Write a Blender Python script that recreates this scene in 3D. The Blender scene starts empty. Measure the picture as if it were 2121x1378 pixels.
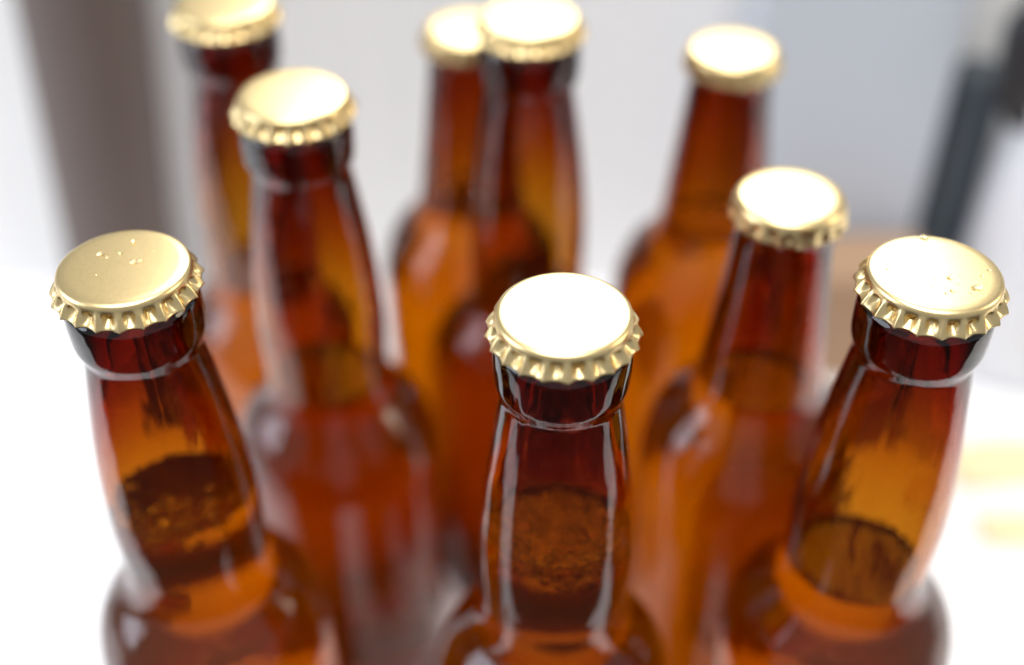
import bpy, bmesh, math, random
from mathutils import Vector, Matrix

# ------------------------------------------------------------------ camera, light, exposure
scene = bpy.context.scene
C = scene.collection
R = math.radians

cam_d = bpy.data.cameras.new("camera")
cam = bpy.data.objects.new("camera", cam_d)
C.objects.link(cam)
scene.camera = cam
cam.location = (0.0, 0.0, 0.3794)
cam.rotation_euler = (R(90 - 42.93), 0, 0)
cam_d.sensor_fit = 'HORIZONTAL'
cam_d.sensor_width = 36.0
cam_d.lens = 43.67
cam_d.shift_y = 0.0821
cam_d.clip_start = 0.01
cam_d.clip_end = 50
cam_d.dof.use_dof = True
cam_d.dof.focus_distance = 0.2505
cam_d.dof.aperture_fstop = 3.4
cam_d.dof.aperture_blades = 0

world = bpy.data.worlds.new("World")
scene.world = world
world.use_nodes = True
bg = world.node_tree.nodes["Background"]
bg.inputs[0].default_value = (0.93, 0.96, 1.0, 1)
bg.inputs[1].default_value = 0.46


def lamp(name, loc, target, sx, sy, radiance, col):
    d = bpy.data.lights.new(name, 'AREA')
    d.shape = 'RECTANGLE'
    d.size, d.size_y = sx, sy
    d.energy = radiance * math.pi * sx * sy
    d.color = col
    o = bpy.data.objects.new(name, d)
    C.objects.link(o)
    o.location = loc
    o.rotation_euler = (Vector(target) - Vector(loc)).to_track_quat('-Z', 'Y').to_euler()
    return o


# daylight window behind the bottles, a side window at left, a warm room lamp at right
lamp("back_window_light", (0.165, 1.60, 1.42), (0.03, 0.25, 0.23), 1.00, 1.00, 8.6, (1.0, 0.985, 0.95))
lamp("side_window_light", (-1.70, 0.10, 0.75), (0.0, 0.25, 0.12), 1.0, 1.1, 5.2, (0.80, 0.87, 1.0))
lamp("room_lamp_light", (1.45, 0.35, 0.80), (0.0, 0.25, 0.15), 0.45, 0.7, 7.0, (1.0, 0.84, 0.62))
lamp("ceiling_light", (-0.1, -0.15, 2.0), (0.0, 0.3, 0.0), 1.3, 1.3, 8.4, (1.0, 0.98, 0.96))

vs = scene.view_settings
vs.view_transform = 'Standard'
vs.look = 'None'
vs.exposure = 0.0
vs.gamma = 1.0
vs.use_curve_mapping = False
cy = scene.cycles
cy.max_bounces = 20
cy.transmission_bounces = 20
cy.transparent_max_bounces = 28
cy.glossy_bounces = 10
cy.diffuse_bounces = 4
cy.volume_bounces = 3
cy.caustics_reflective = True
cy.caustics_refractive = True
cy.blur_glossy = 0.5
cy.sample_clamp_indirect = 12
cy.use_denoising = True

random.seed(7)


# ------------------------------------------------------------------ materials
def mat(name):
    m = bpy.data.materials.new(name)
    m.use_nodes = True
    nt = m.node_tree
    for n in list(nt.nodes):
        nt.nodes.remove(n)
    out = nt.nodes.new('ShaderNodeOutputMaterial')
    return m, nt, out


def pbr(name, col, rough=0.5, metal=0.0, var=0.0, vscale=30.0, bump=0.0, bscale=200.0, coat=0.0, stretch=(1, 1, 1)):
    m, nt, out = mat(name)
    N, L = nt.nodes, nt.links
    p = N.new('ShaderNodeBsdfPrincipled')
    p.inputs['Base Color'].default_value = (*col, 1)
    p.inputs['Roughness'].default_value = rough
    p.inputs['Metallic'].default_value = metal
    p.inputs['Coat Weight'].default_value = coat
    tc = N.new('ShaderNodeTexCoord')
    mp = N.new('ShaderNodeMapping')
    mp.inputs['Scale'].default_value = stretch
    L.new(tc.outputs['Object'], mp.inputs['Vector'])
    if var:
        n = N.new('ShaderNodeTexNoise')
        n.inputs['Scale'].default_value = vscale
        n.inputs['Detail'].default_value = 6
        L.new(mp.outputs[0], n.inputs['Vector'])
        r = N.new('ShaderNodeMix')
        r.data_type = 'RGBA'
        r.inputs[6].default_value = (*[c * (1 - var) for c in col], 1)
        r.inputs[7].default_value = (*[min(1, c * (1 + var)) for c in col], 1)
        L.new(n.outputs['Fac'], r.inputs[0])
        L.new(r.outputs[2], p.inputs['Base Color'])
        mr = N.new('ShaderNodeMapRange')
        mr.inputs[3].default_value = rough * 0.8
        mr.inputs[4].default_value = min(1, rough * 1.25)
        L.new(n.outputs['Fac'], mr.inputs[0])
        L.new(mr.outputs[0], p.inputs['Roughness'])
    if bump:
        n2 = N.new('ShaderNodeTexNoise')
        n2.inputs['Scale'].default_value = bscale
        n2.inputs['Detail'].default_value = 4
        L.new(mp.outputs[0], n2.inputs['Vector'])
        b = N.new('ShaderNodeBump')
        b.inputs['Strength'].default_value = 1.0
        b.inputs['Distance'].default_value = bump
        L.new(n2.outputs['Fac'], b.inputs['Height'])
        L.new(b.outputs[0], p.inputs['Normal'])
    L.new(p.outputs[0], out.inputs[0])
    return m


def glass_material(name, sig):
    """amber glass; faces marked wet=1 border on beer instead of air"""
    m, nt, out = mat(name)
    N, L = nt.nodes, nt.links
    g = N.new('ShaderNodeBsdfGlass')
    g.inputs['Roughness'].default_value = 0.0
    at = N.new('ShaderNodeAttribute')
    at.attribute_name = 'wet'
    mr = N.new('ShaderNodeMapRange')
    mr.inputs[3].default_value = 1.5
    mr.inputs[4].default_value = 1.5 / 1.34
    L.new(at.outputs['Fac'], mr.inputs[0])
    L.new(mr.outputs[0], g.inputs['IOR'])
    tc = N.new('ShaderNodeTexCoord')
    mp = N.new('ShaderNodeMapping')
    mp.inputs['Scale'].default_value = (1, 1, 0.35)
    L.new(tc.outputs['Object'], mp.inputs[0])
    n = N.new('ShaderNodeTexNoise')
    n.inputs['Scale'].default_value = 95
    n.inputs['Detail'].default_value = 2.5
    L.new(mp.outputs[0], n.inputs['Vector'])
    b = N.new('ShaderNodeBump')
    b.inputs['Distance'].default_value = 0.0006
    b.inputs['Strength'].default_value = 1.0
    L.new(n.outputs['Fac'], b.inputs['Height'])
    L.new(b.outputs[0], g.inputs['Normal'])
    L.new(g.outputs[0], out.inputs['Surface'])
    v = N.new('ShaderNodeVolumeAbsorption')
    d = max(sig)
    v.inputs['Density'].default_value = d
    v.inputs['Color'].default_value = (*[1 - s / d for s in sig], 1)
    L.new(v.outputs[0], out.inputs['Volume'])
    return m


def beer_material(name, sig, haze):
    m, nt, out = mat(name)
    N, L = nt.nodes, nt.links
    g = N.new('ShaderNodeBsdfGlass')
    g.inputs['IOR'].default_value = 1.34
    g.inputs['Roughness'].default_value = 0.0
    t = N.new('ShaderNodeBsdfTransparent')
    at = N.new('ShaderNodeAttribute')
    at.attribute_name = 'top'
    mx = N.new('ShaderNodeMixShader')
    L.new(at.outputs['Fac'], mx.inputs[0])
    L.new(t.outputs[0], mx.inputs[1])
    L.new(g.outputs[0], mx.inputs[2])
    L.new(mx.outputs[0], out.inputs['Surface'])
    v = N.new('ShaderNodeVolumeAbsorption')
    d = max(sig)
    v.inputs['Density'].default_value = d
    v.inputs['Color'].default_value = (*[1 - s / d for s in sig], 1)
    # yeast haze
    sc = N.new('ShaderNodeVolumeScatter')
    sc.inputs['Color'].default_value = (1.0, 0.93, 0.80, 1)
    sc.inputs['Density'].default_value = haze
    sc.inputs['Anisotropy'].default_value = 0.35
    ad = N.new('ShaderNodeAddShader')
    L.new(v.outputs[0], ad.inputs[0])
    L.new(sc.outputs[0], ad.inputs[1])
    L.new(ad.outputs[0], out.inputs['Volume'])
    return m


def clear_material(name, ior, col=(1, 1, 1)):
    m, nt, out = mat(name)
    g = nt.nodes.new('ShaderNodeBsdfGlass')
    g.inputs['IOR'].default_value = ior
    g.inputs['Color'].default_value = (*col, 1)
    g.inputs['Roughness'].default_value = 0.0
    nt.links.new(g.outputs[0], out.inputs[0])
    return m


def gold_material(name, col, rough):
    m, nt, out = mat(name)
    N, L = nt.nodes, nt.links
    p = N.new('ShaderNodeBsdfPrincipled')
    p.inputs['Metallic'].default_value = 1
    p.inputs['Roughness'].default_value = rough
    tc = N.new('ShaderNodeTexCoord')
    n = N.new('ShaderNodeTexNoise')
    n.inputs['Scale'].default_value = 900
    n.inputs['Detail'].default_value = 5
    L.new(tc.outputs['Object'], n.inputs['Vector'])
    mx = N.new('ShaderNodeMix')
    mx.data_type = 'RGBA'
    mx.inputs[6].default_value = (*[c * 0.88 for c in col], 1)
    mx.inputs[7].default_value = (*[min(1, c * 1.08) for c in col], 1)
    L.new(n.outputs['Fac'], mx.inputs[0])
    L.new(mx.outputs[2], p.inputs['Base Color'])
    n2 = N.new('ShaderNodeTexNoise')
    n2.inputs['Scale'].default_value = 2600
    n2.inputs['Detail'].default_value = 2
    L.new(tc.outputs['Object'], n2.inputs['Vector'])
    b = N.new('ShaderNodeBump')
    b.inputs['Distance'].default_value = 0.000015
    L.new(n2.outputs['Fac'], b.inputs['Height'])
    L.new(b.outputs[0], p.inputs['Normal'])
    L.new(p.outputs[0], out.inputs[0])
    return m


M_GLASS = glass_material("amber_glass", (158, 405, 1200))
M_BEER = beer_material("amber_beer", (2, 14, 80), 7)
M_GOLD = gold_material("gold_cap_metal", (0.83, 0.64, 0.32), 0.31)
M_FILM = pbr("bubble_film", (0.96, 0.90, 0.76), 0.08)
_p = M_FILM.node_tree.nodes['Principled BSDF']
_p.inputs['Transmission Weight'].default_value = 0.85
_p.inputs['IOR'].default_value = 1.15
M_BUBBLE = clear_material("air_bubble", 1 / 1.34)
M_WATER = clear_material("water", 1.33)
M_TABLE = pbr("white_table_paint", (0.82, 0.82, 0.83), 0.35, var=0.03, vscale=9, bump=0.0002, bscale=60)
M_BOARD = pbr("white_board", (0.85, 0.85, 0.85), 0.7, var=0.08, vscale=4, stretch=(14, 1, 0.3))
M_POST = pbr("brown_grey_wood", (0.12, 0.088, 0.078), 0.6, var=0.25, vscale=25, stretch=(5, 5, 0.5))
M_BLUE = pbr("blue_grey_card", (0.56, 0.60, 0.66), 0.75, var=0.06, vscale=8)
M_TAN = pbr("tan_card", (0.40, 0.25, 0.15), 0.7, var=0.12, vscale=20)
M_SLATE = pbr("slate_paint", (0.055, 0.07, 0.085), 0.55, var=0.2, vscale=12)
M_ENAMEL = pbr("white_enamel", (0.78, 0.80, 0.84), 0.12, coat=0.5)
M_BLACK = pbr("black_plastic", (0.012, 0.012, 0.014), 0.4)
M_FLOOR = pbr("dark_floor_wood", (0.05, 0.038, 0.03), 0.5, var=0.3, vscale=5, stretch=(1, 8, 1))


# ------------------------------------------------------------------ helpers
def link(name, me, m, parent=None, smooth=True):
    o = bpy.data.objects.new(name, me)
    C.objects.link(o)
    if m and not me.materials:
        me.materials.append(m)
    if parent:
        o.parent = parent
    if smooth:
        me.shade_smooth()
    return o


def tag(o, label, cat, group=None, kind=None):
    if label:
        o['label'] = label
    if cat:
        o['category'] = cat
    if group:
        o['group'] = group
    if kind:
        o['kind'] = kind
    return o


def empty(name, loc, rz=0.0):
    o = bpy.data.objects.new(name, None)
    o.empty_display_size = 0.02
    C.objects.link(o)
    o.location = loc
    o.rotation_euler = (0, 0, rz)
    return o


def spline(pts, n=6):
    """Catmull-Rom through (r, z) points; a point with a third value True is a corner"""
    P = [(p[0], p[1]) for p in pts]
    out = []
    for i in range(len(P) - 1):
        p1, p2 = P[i], P[i + 1]
        c1 = len(pts[i]) > 2
        c2 = len(pts[i + 1]) > 2
        p0 = P[i - 1] if i > 0 and not c1 else (2 * p1[0] - p2[0], 2 * p1[1] - p2[1])
        p3 = P[i + 2] if i + 2 < len(P) and not c2 else (2 * p2[0] - p1[0], 2 * p2[1] - p1[1])

        def knot(a, b):
            return max(1e-9, math.hypot(a[0] - b[0], a[1] - b[1])) ** 0.5
        t0 = 0
        t1 = t0 + knot(p0, p1)
        t2 = t1 + knot(p1, p2)
        t3 = t2 + knot(p2, p3)
        for k in range(n):
            t = t1 + (t2 - t1) * k / n
            v = []
            for a in (0, 1):
                A1 = (t1 - t) / (t1 - t0) * p0[a] + (t - t0) / (t1 - t0) * p1[a]
                A2 = (t2 - t) / (t2 - t1) * p1[a] + (t - t1) / (t2 - t1) * p2[a]
                A3 = (t3 - t) / (t3 - t2) * p2[a] + (t - t2) / (t3 - t2) * p3[a]
                B1 = (t2 - t) / (t2 - t0) * A1 + (t - t0) / (t2 - t0) * A2
                B2 = (t3 - t) / (t3 - t1) * A2 + (t - t1) / (t3 - t1) * A3
                v.append((t2 - t) / (t2 - t1) * B1 + (t - t1) / (t2 - t1) * B2)
            out.append(tuple(v))
    out.append(P[-1])
    return out


def lathe(prof, seg=96, rowflag=None, attr=None, seam=0.0, seam_rows=0):
    """closed surface of revolution from a pole to a pole; rowflag marks the faces between ring i and i+1"""
    verts, faces, flags = [], [], []
    rings = []
    for row, (r, z) in enumerate(prof):
        if r < 1e-7:
            rings.append([len(verts)])
            verts.append((0, 0, z))
        else:
            rings.append(list(range(len(verts), len(verts) + seg)))
            for k in range(seg):
                a = 2 * math.pi * k / seg
                rs = r + (seam if (row < seam_rows and k % (seg // 2) == 0) else 0)
                verts.append((rs * math.cos(a), rs * math.sin(a), z))
    for i in range(len(rings) - 1):
        a, b = rings[i], rings[i + 1]
        fl = 1.0 if (rowflag and rowflag(i)) else 0.0
        for k in range(seg):
            k2 = (k + 1) % seg
            if len(a) == 1 and len(b) == 1:
                continue
            if len(a) == 1:
                faces.append((a[0], b[k2], b[k]))
            elif len(b) == 1:
                faces.append((a[k], a[k2], b[0]))
            else:
                faces.append((a[k], a[k2], b[k2], b[k]))
            flags.append(fl)
    me = bpy.data.meshes.new("lathe")
    me.from_pydata(verts, [], faces)
    if attr:
        at = me.attributes.new(attr, 'FLOAT', 'FACE')
        at.data.foreach_set('value', flags)
    me.update()
    return me


def bm_mesh(bm, name):
    me = bpy.data.meshes.new(name)
    bm.to_mesh(me)
    bm.free()
    return me


def box_mesh(name, sx, sy, sz, bevel=0.002, seg=3):
    bm = bmesh.new()
    bmesh.ops.create_cube(bm, size=1)
    bmesh.ops.scale(bm, vec=(sx, sy, sz), verts=bm.verts)
    bmesh.ops.translate(bm, vec=(0, 0, sz / 2), verts=bm.verts)
    if bevel:
        bmesh.ops.bevel(bm, geom=bm.edges[:], offset=bevel, segments=seg, affect='EDGES', profile=0.5)
    return bm_mesh(bm, name)


# ------------------------------------------------------------------ setting
fl = link('floor', box_mesh('floor', 6, 6, 0.05, 0), M_FLOOR, smooth=False)
fl.location = (0, 0, -0.80)
tag(fl, None, None, kind='structure')

tb = empty('table', (0.05, 0.3875, -0.75))
tag(tb, 'white painted table top carrying the amber bottles', 'table')
top = link('table_top', box_mesh('table_top', 1.7, 0.525, 0.03, 0.004), M_TABLE, tb, smooth=False)
top.location = (0, 0, 0.72)
for sx in (-1, 1):
    for sy in (-1, 1):
        lg = link('leg', box_mesh('leg', 0.05, 0.05, 0.72, 0.004), M_TABLE, tb, smooth=False)
        lg.location = (0.78 * sx, 0.22 * sy, 0)

MM = 0.001
# ------------------------------------------------------------------ bottles (millimetres, height above the table)
H1, H2 = 229.0, 216.4


def outer_profile(kind):
    if kind == 1:
        h = H1
        p = [(0, 4), (14, 3.4), (22, 1.2), (26, 0), (28.6, 0.8), (30.2, 3.2), (30.5, 7), (30.5, 50), (30.5, h - 122),
             (30.3, h - 117), (28.6, h - 109.3), (25.8, h - 103.6), (22.6, h - 99.6), (19.9, h - 96.4), (18.5, h - 93.2),
             (17.8, h - 88), (17.8, h - 81), (18.0, h - 72), (17.5, h - 60), (16.1, h - 45), (14.05, h - 30), (12.95, h - 22.6),
             (12.75, h - 20.6), (13.25, h - 18.9), (13.95, h - 16.9), (14.2, h - 13.4), (14.2, h - 10.0), (13.9, h - 7.6),
             (13.3, h - 6.6), (13.1, h - 4), (12.9, h - 2.0), (12.0, h - 0.9), (10.6, h - 0.75)]
    else:
        h = H2
        p = [(0, 4), (14, 3.4), (22, 1.2), (26, 0), (28.2, 0.8), (29.6, 3.2), (30.0, 7), (30.0, 50), (30.0, h - 90),
             (29.7, h - 84), (28.0, h - 76), (24.8, h - 69.5), (21.0, h - 65), (18.0, h - 61), (16.9, h - 57.5),
             (16.2, h - 52), (14.9, h - 40), (13.6, h - 28), (12.4, h - 16), (11.9, h - 9.0), (12.2, h - 7.4),
             (12.8, h - 5.4), (12.9, h - 4), (12.8, h - 2.0), (12.0, h - 0.9), (10.6, h - 0.75)]
    return p, h


def inner_profile(kind):
    # thick walls in the finish and upper neck, thinner in the body
    if kind == 1:
        h = H1
        p = [(8.2, h - 1.2), (6.9, h - 3), (6.6, h - 17), (7.2, h - 22), (9.6, h - 31), (13.1, h - 45), (15.5, h - 60), (16.1, h - 72),
             (15.9, h - 81), (15.9, h - 88.5), (16.7, h - 94.4), (19.6, h - 98.6), (24.0, h - 103.6), (27.1, h - 109.8), (29.0, h - 118), (29.2, h - 124),
             (29.2, 50), (29.2, 10), (27.5, 5.4), (22, 3.8), (12, 5.6), (0, 6.2)]
    else:
        h = H2
        p = [(8.2, h - 1.2), (6.9, h - 3), (6.6, h - 12), (7.6, h - 18), (9.4, h - 28), (11.2, h - 40), (13.4, h - 52), (14.6, h - 57.5), (16.2, h - 61.6),
             (19.6, h - 65.8), (23.5, h - 71), (26.6, h - 77.6), (28.4, h - 86), (28.7, h - 92),
             (28.7, 50), (28.7, 10), (27, 5.4), (22, 3.8), (12, 5.6), (0, 6.2)]
    return p, h


def make_glass(kind, fill, parent):
    po, h = outer_profile(kind)
    pi_, _ = inner_profile(kind)
    so = spline(po, 5)
    si = spline(pi_, 5)
    # a ring exactly at the fill line
    si2 = []
    for a, b in zip(si[:-1], si[1:]):
        si2.append(a)
        if a[1] > fill >= b[1]:
            t = (a[1] - fill) / (a[1] - b[1])
            si2.append((a[0] + (b[0] - a[0]) * t, fill))
    si2.append(si[-1])
    prof = [(max(0, r) * MM, z * MM) for r, z in so + si2]
    n0 = len(so)
    zf = fill * MM + 1e-7
    me = lathe(prof, 112, lambda i: i >= n0 and prof[i][1] <= zf and prof[i + 1][1] <= zf, 'wet', seam=0.00012, seam_rows=n0)
    me.name = 'glass_body'
    return link('glass_body', me, M_GLASS, parent)


def make_beer(kind, fill, parent):
    pi_, h = inner_profile(kind)
    si = spline(pi_, 5)
    low = [(r, z) for r, z in si if z < fill - 0.4]
    a = [p for p in si if p[1] >= fill - 0.4][-1]
    t = (a[1] - fill) / max(1e-6, (a[1] - low[0][1]))
    rf = a[0] + (low[0][0] - a[0]) * t
    g = 0.06
    topp = [(0, fill - 0.9), (rf * 0.5, fill - 0.9), (rf * 0.8, fill - 0.82), (rf * 0.92, fill - 0.55), (rf - 0.35, fill - 0.25), (rf - g, fill)]
    nt = len(topp) - 1
    side = [(max(0, r - g), z + (g if i > len(low) - 12 else 0)) for i, (r, z) in enumerate(low)]
    prof = [(r * MM, z * MM) for r, z in topp + side]
    prof[-1] = (0, prof[-1][1])
    prof = prof[::-1]
    n = len(prof)
    me = lathe(prof, 112, lambda i: i >= n - 1 - nt, 'top')
    me.name = 'beer'
    return link('beer', me, M_BEER, parent), rf


def inner_radius(kind, z):
    pi_, h = inner_profile(kind)
    si = spline(pi_, 5)
    for p, q in zip(si[:-1], si[1:]):
        if p[1] >= z >= q[1]:
            t = (p[1] - z) / max(1e-6, p[1] - q[1])
            return p[0] + (q[0] - p[0]) * t
    return si[0][0]


def make_foam(kind, fill, parent, count, depth, drops, seed, arc=None):
    """air bubbles crowding the top of the beer, and wet drops left on the glass above it"""
    rnd = random.Random(seed)
    tmp = bmesh.new()
    bmesh.ops.create_icosphere(tmp, subdivisions=2, radius=1.0)
    tmp.verts.index_update()
    sv = [v.co.copy() for v in tmp.verts]
    sf = [[v.index for v in f.verts] for f in tmp.faces]
    tmp.free()
    verts, faces, mats = [], [], []
    placed = []

    def ball(x, y, z, rad, sx, sq, m):
        o0 = len(verts)
        for v in sv:
            verts.append(((x + v.x * rad * sx) * MM, (y + v.y * rad * sx) * MM, (z + v.z * rad * sq) * MM))
        faces.extend([[o0 + i for i in f] for f in sf])
        mats.extend([m] * len(sf))

    tries = 0
    while len(placed) < count and tries < count * 40:
        tries += 1
        rad = 0.32 + 1.75 * rnd.random() ** 2.6
        t = rnd.random() ** 1.7
        z = fill - 1.15 - rad - t * depth
        a = rnd.uniform(0, 2 * math.pi) if arc is None else rnd.gauss(arc[0] - parent.parent.rotation_euler[2], arc[1])
        rmax = inner_radius(kind, z) - 0.25 - rad
        rr = rmax * (rnd.uniform(0.9, 1.0) if rnd.random() < 0.4 else math.sqrt(rnd.random()))
        # the underside of the froth is ragged
        if t > 0.55 + 0.35 * math.sin(3 * a + seed) * math.sin(7 * a):
            continue
        x, y = rr * math.cos(a), rr * math.sin(a)
        if any((x - p[0]) ** 2 + (y - p[1]) ** 2 + (z - p[2]) ** 2 < (rad + p[3] + 0.03) ** 2 for p in placed):
            continue
        placed.append((x, y, z, rad))
        ball(x, y, z, rad, 1, 1, 0)
    # bubbles breaking the surface, crowded along the glass
    for k in range(count // 4):
        rad = 0.4 + 1.3 * rnd.random() ** 2
        a = rnd.uniform(0, 2 * math.pi) if arc is None else rnd.gauss(arc[0] - parent.parent.rotation_euler[2], arc[1])
        q = rnd.uniform(0.75, 1.0) if rnd.random() < 0.5 else math.sqrt(rnd.random())
        rr = (inner_radius(kind, fill) - 0.3 - rad) * q
        ball(rr * math.cos(a), rr * math.sin(a), fill - 0.85 + rad * rnd.uniform(-0.1, 0.35), rad, 1, 0.9, 2)
    for k in range(drops):
        a = rnd.gauss(1.5, 1.3)
        z = fill + 0.6 + 11 * rnd.random() ** 1.6
        rad = rnd.uniform(0.2, 0.75)
        rr = inner_radius(kind, z) - 0.3 - rad * 0.75
        ball(rr * math.cos(a), rr * math.sin(a), z, rad, 0.75, 1.15, 1)
    me = bpy.data.meshes.new('foam')
    me.from_pydata(verts, [], faces)
    me.update()
    me.materials.append(M_BUBBLE)
    me.materials.append(M_WATER)
    me.materials.append(M_FILM)
    me.polygons.foreach_set('material_index', mats)
    o = link('foam', me, None, parent)
    o['kind'] = 'stuff'
    return o


def cap_mesh(kind, seed=0):
    """crimped crown cap: outer and inner skin, 21 flutes; z=0 at the top of the disc"""
    rnd = random.Random(seed)
    NF, PER = 21, 16
    seg = NF * PER
    # rows: radius of the ridges, z, depth of the hollow between two ridges, extra dimple
    if kind == 1:
        rows = [(0, 0.20, 0, 0), (4, 0.18, 0, 0), (8, 0.12, 0, 0), (11, 0.03, 0, 0), (12.5, -0.05, 0, 0), (13.1, -0.20, 0, 0), (13.5, -0.50, 0, 0), (13.7, -0.95, 0, 0),
                (13.78, -1.35, 0.0, 0), (13.92, -1.7, 0.12, 0), (14.12, -2.0, 0.32, 0.05), (14.3, -2.25, 0.48, 0.32), (14.46, -2.45, 0.62, 0.75), (14.62, -2.7, 0.74, 0.98), (14.86, -3.05, 0.88, 0.96),
                (15.08, -3.4, 0.96, 0.84), (15.28, -3.75, 0.98, 0.68), (15.46, -4.1, 0.96, 0.48), (15.64, -4.5, 0.90, 0.22), (15.8, -4.9, 0.84, 0.05), (15.88, -5.15, 0.82, 0)]
        amp = 1.0
    else:
        rows = [(0, 0.10, 0, 0), (6, 0.04, 0, 0), (10.0, -0.10, 0, 0), (11.7, -0.30, 0, 0), (12.4, -0.56, 0, 0), (12.9, -1.0, 0, 0), (13.2, -1.6, 0, 0), (13.36, -2.1, 0.0, 0),
                (13.52, -2.5, 0.12, 0), (13.72, -3.0, 0.34, 0.1), (13.92, -3.5, 0.55, 0.2), (14.1, -4.1, 0.7, 0.2), (14.26, -4.8, 0.8, 0.1), (14.4, -5.4, 0.8, 0), (14.5, -6.0, 0.78, 0)]
        amp = 0.85
    wob = [rnd.uniform(0.84, 1.12) for _ in range(NF)]
    lip = [rnd.uniform(-0.10, 0.10) for _ in range(NF)]

    def flute(k):
        f = (k % PER) / PER
        i = k // PER
        v = math.sin(math.pi * f) ** 0.75      # 0 on the sharp ridge, 1 mid hollow
        return v * wob[i], math.exp(-((f - 0.5) / 0.22) ** 4) * wob[i], lip[i] * math.sin(math.pi * f)

    F = [flute(k) for k in range(seg)]
    verts, faces = [], []

    def skin(off, rows):
        rings = []
        for r, z, fa, fd in rows:
            if r == 0:
                rings.append([len(verts)])
                verts.append((0, 0, (z - off) * MM))
            else:
                ring = []
                for k in range(seg):
                    a = 2 * math.pi * k / seg
                    rr = r - amp * (fa * F[k][0] + 1.2 * fd * F[k][1]) - (off if z < -0.4 else off * 0.3)
                    zz = z - (off if z > -1.2 else 0)
                    if z < -4.8:
                        zz += (0.12 * F[k][0] + F[k][2]) * (1 if kind == 1 else 0.5)
                    ring.append(len(verts))
                    verts.append((rr * math.cos(a) * MM, rr * math.sin(a) * MM, zz * MM))
                rings.append(ring)
        return rings

    ro = skin(0, rows)
    ri = skin(0.24, rows)

    def stitch(rings, flip):
        for a, b in zip(rings[:-1], rings[1:]):
            for k in range(seg):
                k2 = (k + 1) % seg
                f = (a[0], b[k], b[k2]) if len(a) == 1 else (a[k], b[k], b[k2], a[k2])
                faces.append(f[::-1] if flip else f)
    stitch(ro, False)
    stitch(ri, True)
    for k in range(seg):
        k2 = (k + 1) % seg
        faces.append((ro[-1][k], ri[-1][k], ri[-1][k2], ro[-1][k2]))
    me = bpy.data.meshes.new('crown_cap')
    me.from_pydata(verts, [], faces)
    me.update()
    return me


def droplets(spots, parent, seed=3):
    """(x, y, radius, height) in mm on the disc, joined: small beads of water"""
    bm = bmesh.new()
    rnd = random.Random(seed)
    for x, y, r, hh in spots:
        z0 = 0.22 * (1 - min(1, math.hypot(x, y) / 11.6) ** 2) - 0.03
        r, hh = r * 1.15, hh * 1.25
        n, rings = 14, 5
        ph = [rnd.uniform(0, 6.28) for _ in range(3)]
        allv = []
        for j in range(rings):
            t = j / rings
            rad = r * math.cos(t * math.pi / 2) ** 0.8
            z = hh * math.sin(t * math.pi / 2)
            row = []
            for k in range(n):
                a = 2 * math.pi * k / n
                w = 1 + 0.16 * math.sin(2 * a + ph[0]) + 0.08 * math.sin(3 * a + ph[1])
                row.append(bm.verts.new(((x + rad * w * math.cos(a)) * MM, (y + rad * w * math.sin(a)) * MM, (z + z0) * MM)))
            allv.append(row)
        tip = bm.verts.new((x * MM, y * MM, (hh + z0) * MM))
        for a, b in zip(allv[:-1], allv[1:]):
            for k in range(n):
                k2 = (k + 1) % n
                bm.faces.new((a[k], a[k2], b[k2], b[k]))
        for k in range(n):
            bm.faces.new((allv[-1][k], allv[-1][(k + 1) % n], tip))
        bm.faces.new(allv[0][::-1])
    o = link('condensation', bm_mesh(bm, 'condensation'), M_WATER, parent)
    o['kind'] = 'stuff'
    return o


BOTTLES = [
    # key, kind, x, y, beer below the cap top, label, drops, foam
    ('A', 1, -79.6, 207.0, 65, 'amber beer bottle front left with water beads on its gold cap', 1, (120, 3.0, 25, (-1.7, 0.9))),
    ('B', 1, 10.2, 191.9, 59, 'front middle amber beer bottle with frothy bubbles clinging inside its neck', 0, (340, 9.0, 90, None)),
    ('C', 1, 86.2, 204.9, 87, 'front right amber beer bottle with water droplets on its pale gold cap', 2, None),
    ('D', 1, -54.3, 278.7, 91, 'dark-necked amber bottle with black collar standing just behind the front left bottle', 3, None),
    ('E', 2, 66.7, 253.3, 57, 'short collarless amber bottle behind, between the middle and right front bottles', 4, None),
    ('F', 1, -80.1, 331.0, 90, 'farthest left amber bottle, cap cut off by the top edge', 0, None),
    ('G', 2, -12.8, 342.7, 57, 'short collarless orange-lit bottle half hidden behind the collared back bottle', 0, None),
    ('H', 1, 4.9, 322.3, 91, 'back middle amber bottle with dark collar overlapping a shorter one', 0, None),
    ('I', 2, 63.2, 329.3, 57, 'short collarless bottle at back right glowing bright orange', 0, None),
]
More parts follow.
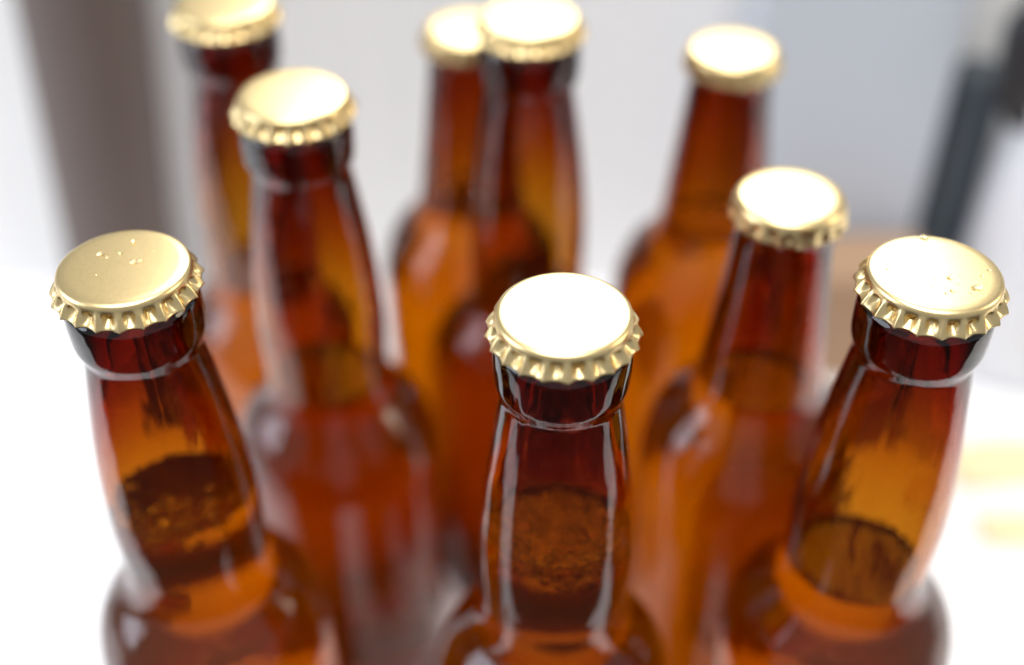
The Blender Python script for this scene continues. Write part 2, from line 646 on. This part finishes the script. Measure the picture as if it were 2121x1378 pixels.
DROPS = {
    1: [(-5.2, 3.6, 0.72, 0.42), (0.6, 8.2, 0.62, 0.36), (-3.6, 2.5, 0.3, 0.16), (-1.2, 3.9, 0.42, 0.2),
        (2.2, 0.9, 0.75, 0.16), (3.6, 1.4, 0.5, 0.13), (-4.4, -3.4, 0.24, 0.12), (5.4, 4.6, 0.22, 0.12)],
    2: [(6.6, -5.6, 0.85, 0.42), (7.6, -5.1, 0.45, 0.25), (2.2, -2.4, 0.6, 0.25), (1.6, -6.6, 0.5, 0.24), (0.2, -7.4, 0.36, 0.2), (8.8, -1.6, 0.34, 0.2),
        (0.4, 12.0, 0.75, 0.5), (-9.6, 0.8, 0.4, 0.2), (10.8, 0.4, 0.4, 0.22), (3.4, -4.4, 0.25, 0.14), (-2.0, -5.0, 0.22, 0.12), (4.6, -1.0, 0.25, 0.13),
        (-5.0, -2.0, 0.2, 0.12), (5.2, -7.2, 0.28, 0.15), (-0.8, -2.6, 0.2, 0.1)],
    3: [(-2.5, 9.4, 0.9, 0.4), (4, 5, 0.4, 0.2), (-6, 1, 0.35, 0.2)],
    4: [(0.6, -3.2, 0.8, 0.42), (-4, 2, 0.3, 0.16)],
}
for key, kind, x, y, down, label, dr, fm in BOTTLES:
    h = H1 if kind == 1 else H2
    t = empty('beer_bottle', (x * MM, y * MM, 0), random.uniform(0, 6.28) if not dr else {1: -1.25, 2: -2.0, 3: 0.4, 4: 1.0}[dr])
    tag(t, label, 'bottle', 'capped amber beer bottles')
    fill = h - down
    make_glass(kind, fill, t)
    b, rf = make_beer(kind, fill, t)
    if fm:
        make_foam(kind, fill, b, fm[0], fm[1], fm[2], ord(key), fm[3])
    cap = link('crown_cap', cap_mesh(kind, ord(key)), M_GOLD, t)
    cap.location = (0, 0, h * MM)
    cap.rotation_euler = (0, 0, random.uniform(0, 0.3))
    if dr:
        d = droplets(DROPS[dr], cap)
        d.location = (0, 0, 0)
        d.rotation_euler = (0, 0, -cap.rotation_euler[2] - t.rotation_euler[2])

# ------------------------------------------------------------------ background
bd = link('backdrop_board', box_mesh('backdrop_board', 0.95, 0.014, 0.27, 0.001), M_BOARD, smooth=False)
bd.location = (-0.02, 0.515, 0.0)
tag(bd, 'large white board standing at the back behind the bottles', 'board')

ps = link('wooden_post', lathe([(r * MM, z * MM) for r, z in spline([(0, 0), (22, 0), (24, 2), (25, 60), (25, 240), (23, 262), (0, 264)], 4)], 48), M_POST)
ps.location = (-0.186, 0.478, 0.002)
ps.rotation_euler = (0, R(5), 0)
tag(ps, 'blurred brown grey post leaning slightly at back left', 'post')

bc = link('card_box', box_mesh('card_box', 0.085, 0.03, 0.25, 0.002), M_BLUE, smooth=False)
bc.location = (0.142, 0.49, 0)
tag(bc, 'tall blurred blue grey carton behind the right-hand bottles', 'box', 'blurred boxes at the back')

tn = link('card_box', box_mesh('card_box', 0.075, 0.035, 0.058, 0.002), M_TAN, smooth=False)
tn.location = (0.146, 0.450, 0)
tag(tn, 'low tan brown box in front of the blue grey carton', 'box', 'blurred boxes at the back')

sl = link('slate_canister', lathe([(r * MM, z * MM) for r, z in spline([(0, 0), (12, 0), (14, 2), (14, 60), (13.5, 105), (12, 122), (9, 128), (0, 130)], 4)], 48), M_SLATE)
sl.location = (0.200, 0.490, 0)
tag(sl, 'dark slate blurred canister at the right edge beside the white jug', 'canister')

jg = empty('enamel_jug', (0.239, 0.455, 0))
tag(jg, 'white enamel jug with black handle cut off at right edge', 'jug')
link('body', lathe([(r * MM, z * MM) for r, z in spline([(0, 0), (32, 0), (35, 3), (36, 30), (35, 80), (33, 112), (32, 126), (34, 133), (32, 134), (30, 126), (31, 112), (0, 106)], 5)], 64), M_ENAMEL, jg)


def tube(path, rad, seg=12):
    bm = bmesh.new()
    rows = []
    for i, p in enumerate(path):
        a = Vector(path[max(0, i - 1)])
        b = Vector(path[min(len(path) - 1, i + 1)])
        d = (b - a).normalized()
        u = d.cross(Vector((0, 1, 0.01))).normalized()
        v = d.cross(u)
        rows.append([bm.verts.new(Vector(p) + (u * math.cos(2 * math.pi * k / seg) + v * math.sin(2 * math.pi * k / seg)) * rad) for k in range(seg)])
    for a, b in zip(rows[:-1], rows[1:]):
        for k in range(seg):
            bm.faces.new((a[k], a[(k + 1) % seg], b[(k + 1) % seg], b[k]))
    bm.faces.new(rows[0][::-1])
    bm.faces.new(rows[-1])
    return bm_mesh(bm, 'tube')


hp = [(-0.026, 0, 0.126), (-0.034, 0, 0.140), (-0.036, 0, 0.160), (-0.020, 0, 0.184), (0.012, 0, 0.182), (0.028, 0, 0.128)]
hs = []
for i in range(len(hp) - 1):
    for k in range(5):
        s = k / 5
        hs.append(tuple(hp[i][j] * (1 - s) + hp[i + 1][j] * s for j in range(3)))
hs.append(hp[-1])
link('handle', tube(hs, 0.012), M_BLACK, jg)

# slips of pale yellow paper on the table at the right
M_PAPER = pbr("pale_yellow_paper", (0.80, 0.68, 0.42), 0.7, var=0.05, vscale=40)
for x, y, w, d, rz, lab in ((0.212, 0.377, 0.050, 0.026, 0.10, 'pale yellow paper slip on the table at right, farther of the two'),
                            (0.212, 0.338, 0.044, 0.018, -0.12, 'pale yellow paper slip on the table at right, nearer of the two')):
    bm = bmesh.new()
    bmesh.ops.create_grid(bm, x_segments=12, y_segments=6, size=0.5)
    for v in bm.verts:
        v.co.z = 0.0012 + 0.0012 * math.sin(v.co.x * 7 + v.co.y * 3)
        v.co.x *= w
        v.co.y *= d
    bmesh.ops.solidify(bm, geom=bm.faces[:], thickness=0.0003)
    o = link('paper_slip', bm_mesh(bm, 'paper_slip'), M_PAPER)
    o.location = (x, y, 0.0006)
    o.rotation_euler = (0, 0, rz)
    tag(o, lab, 'paper', 'paper slips on the table')
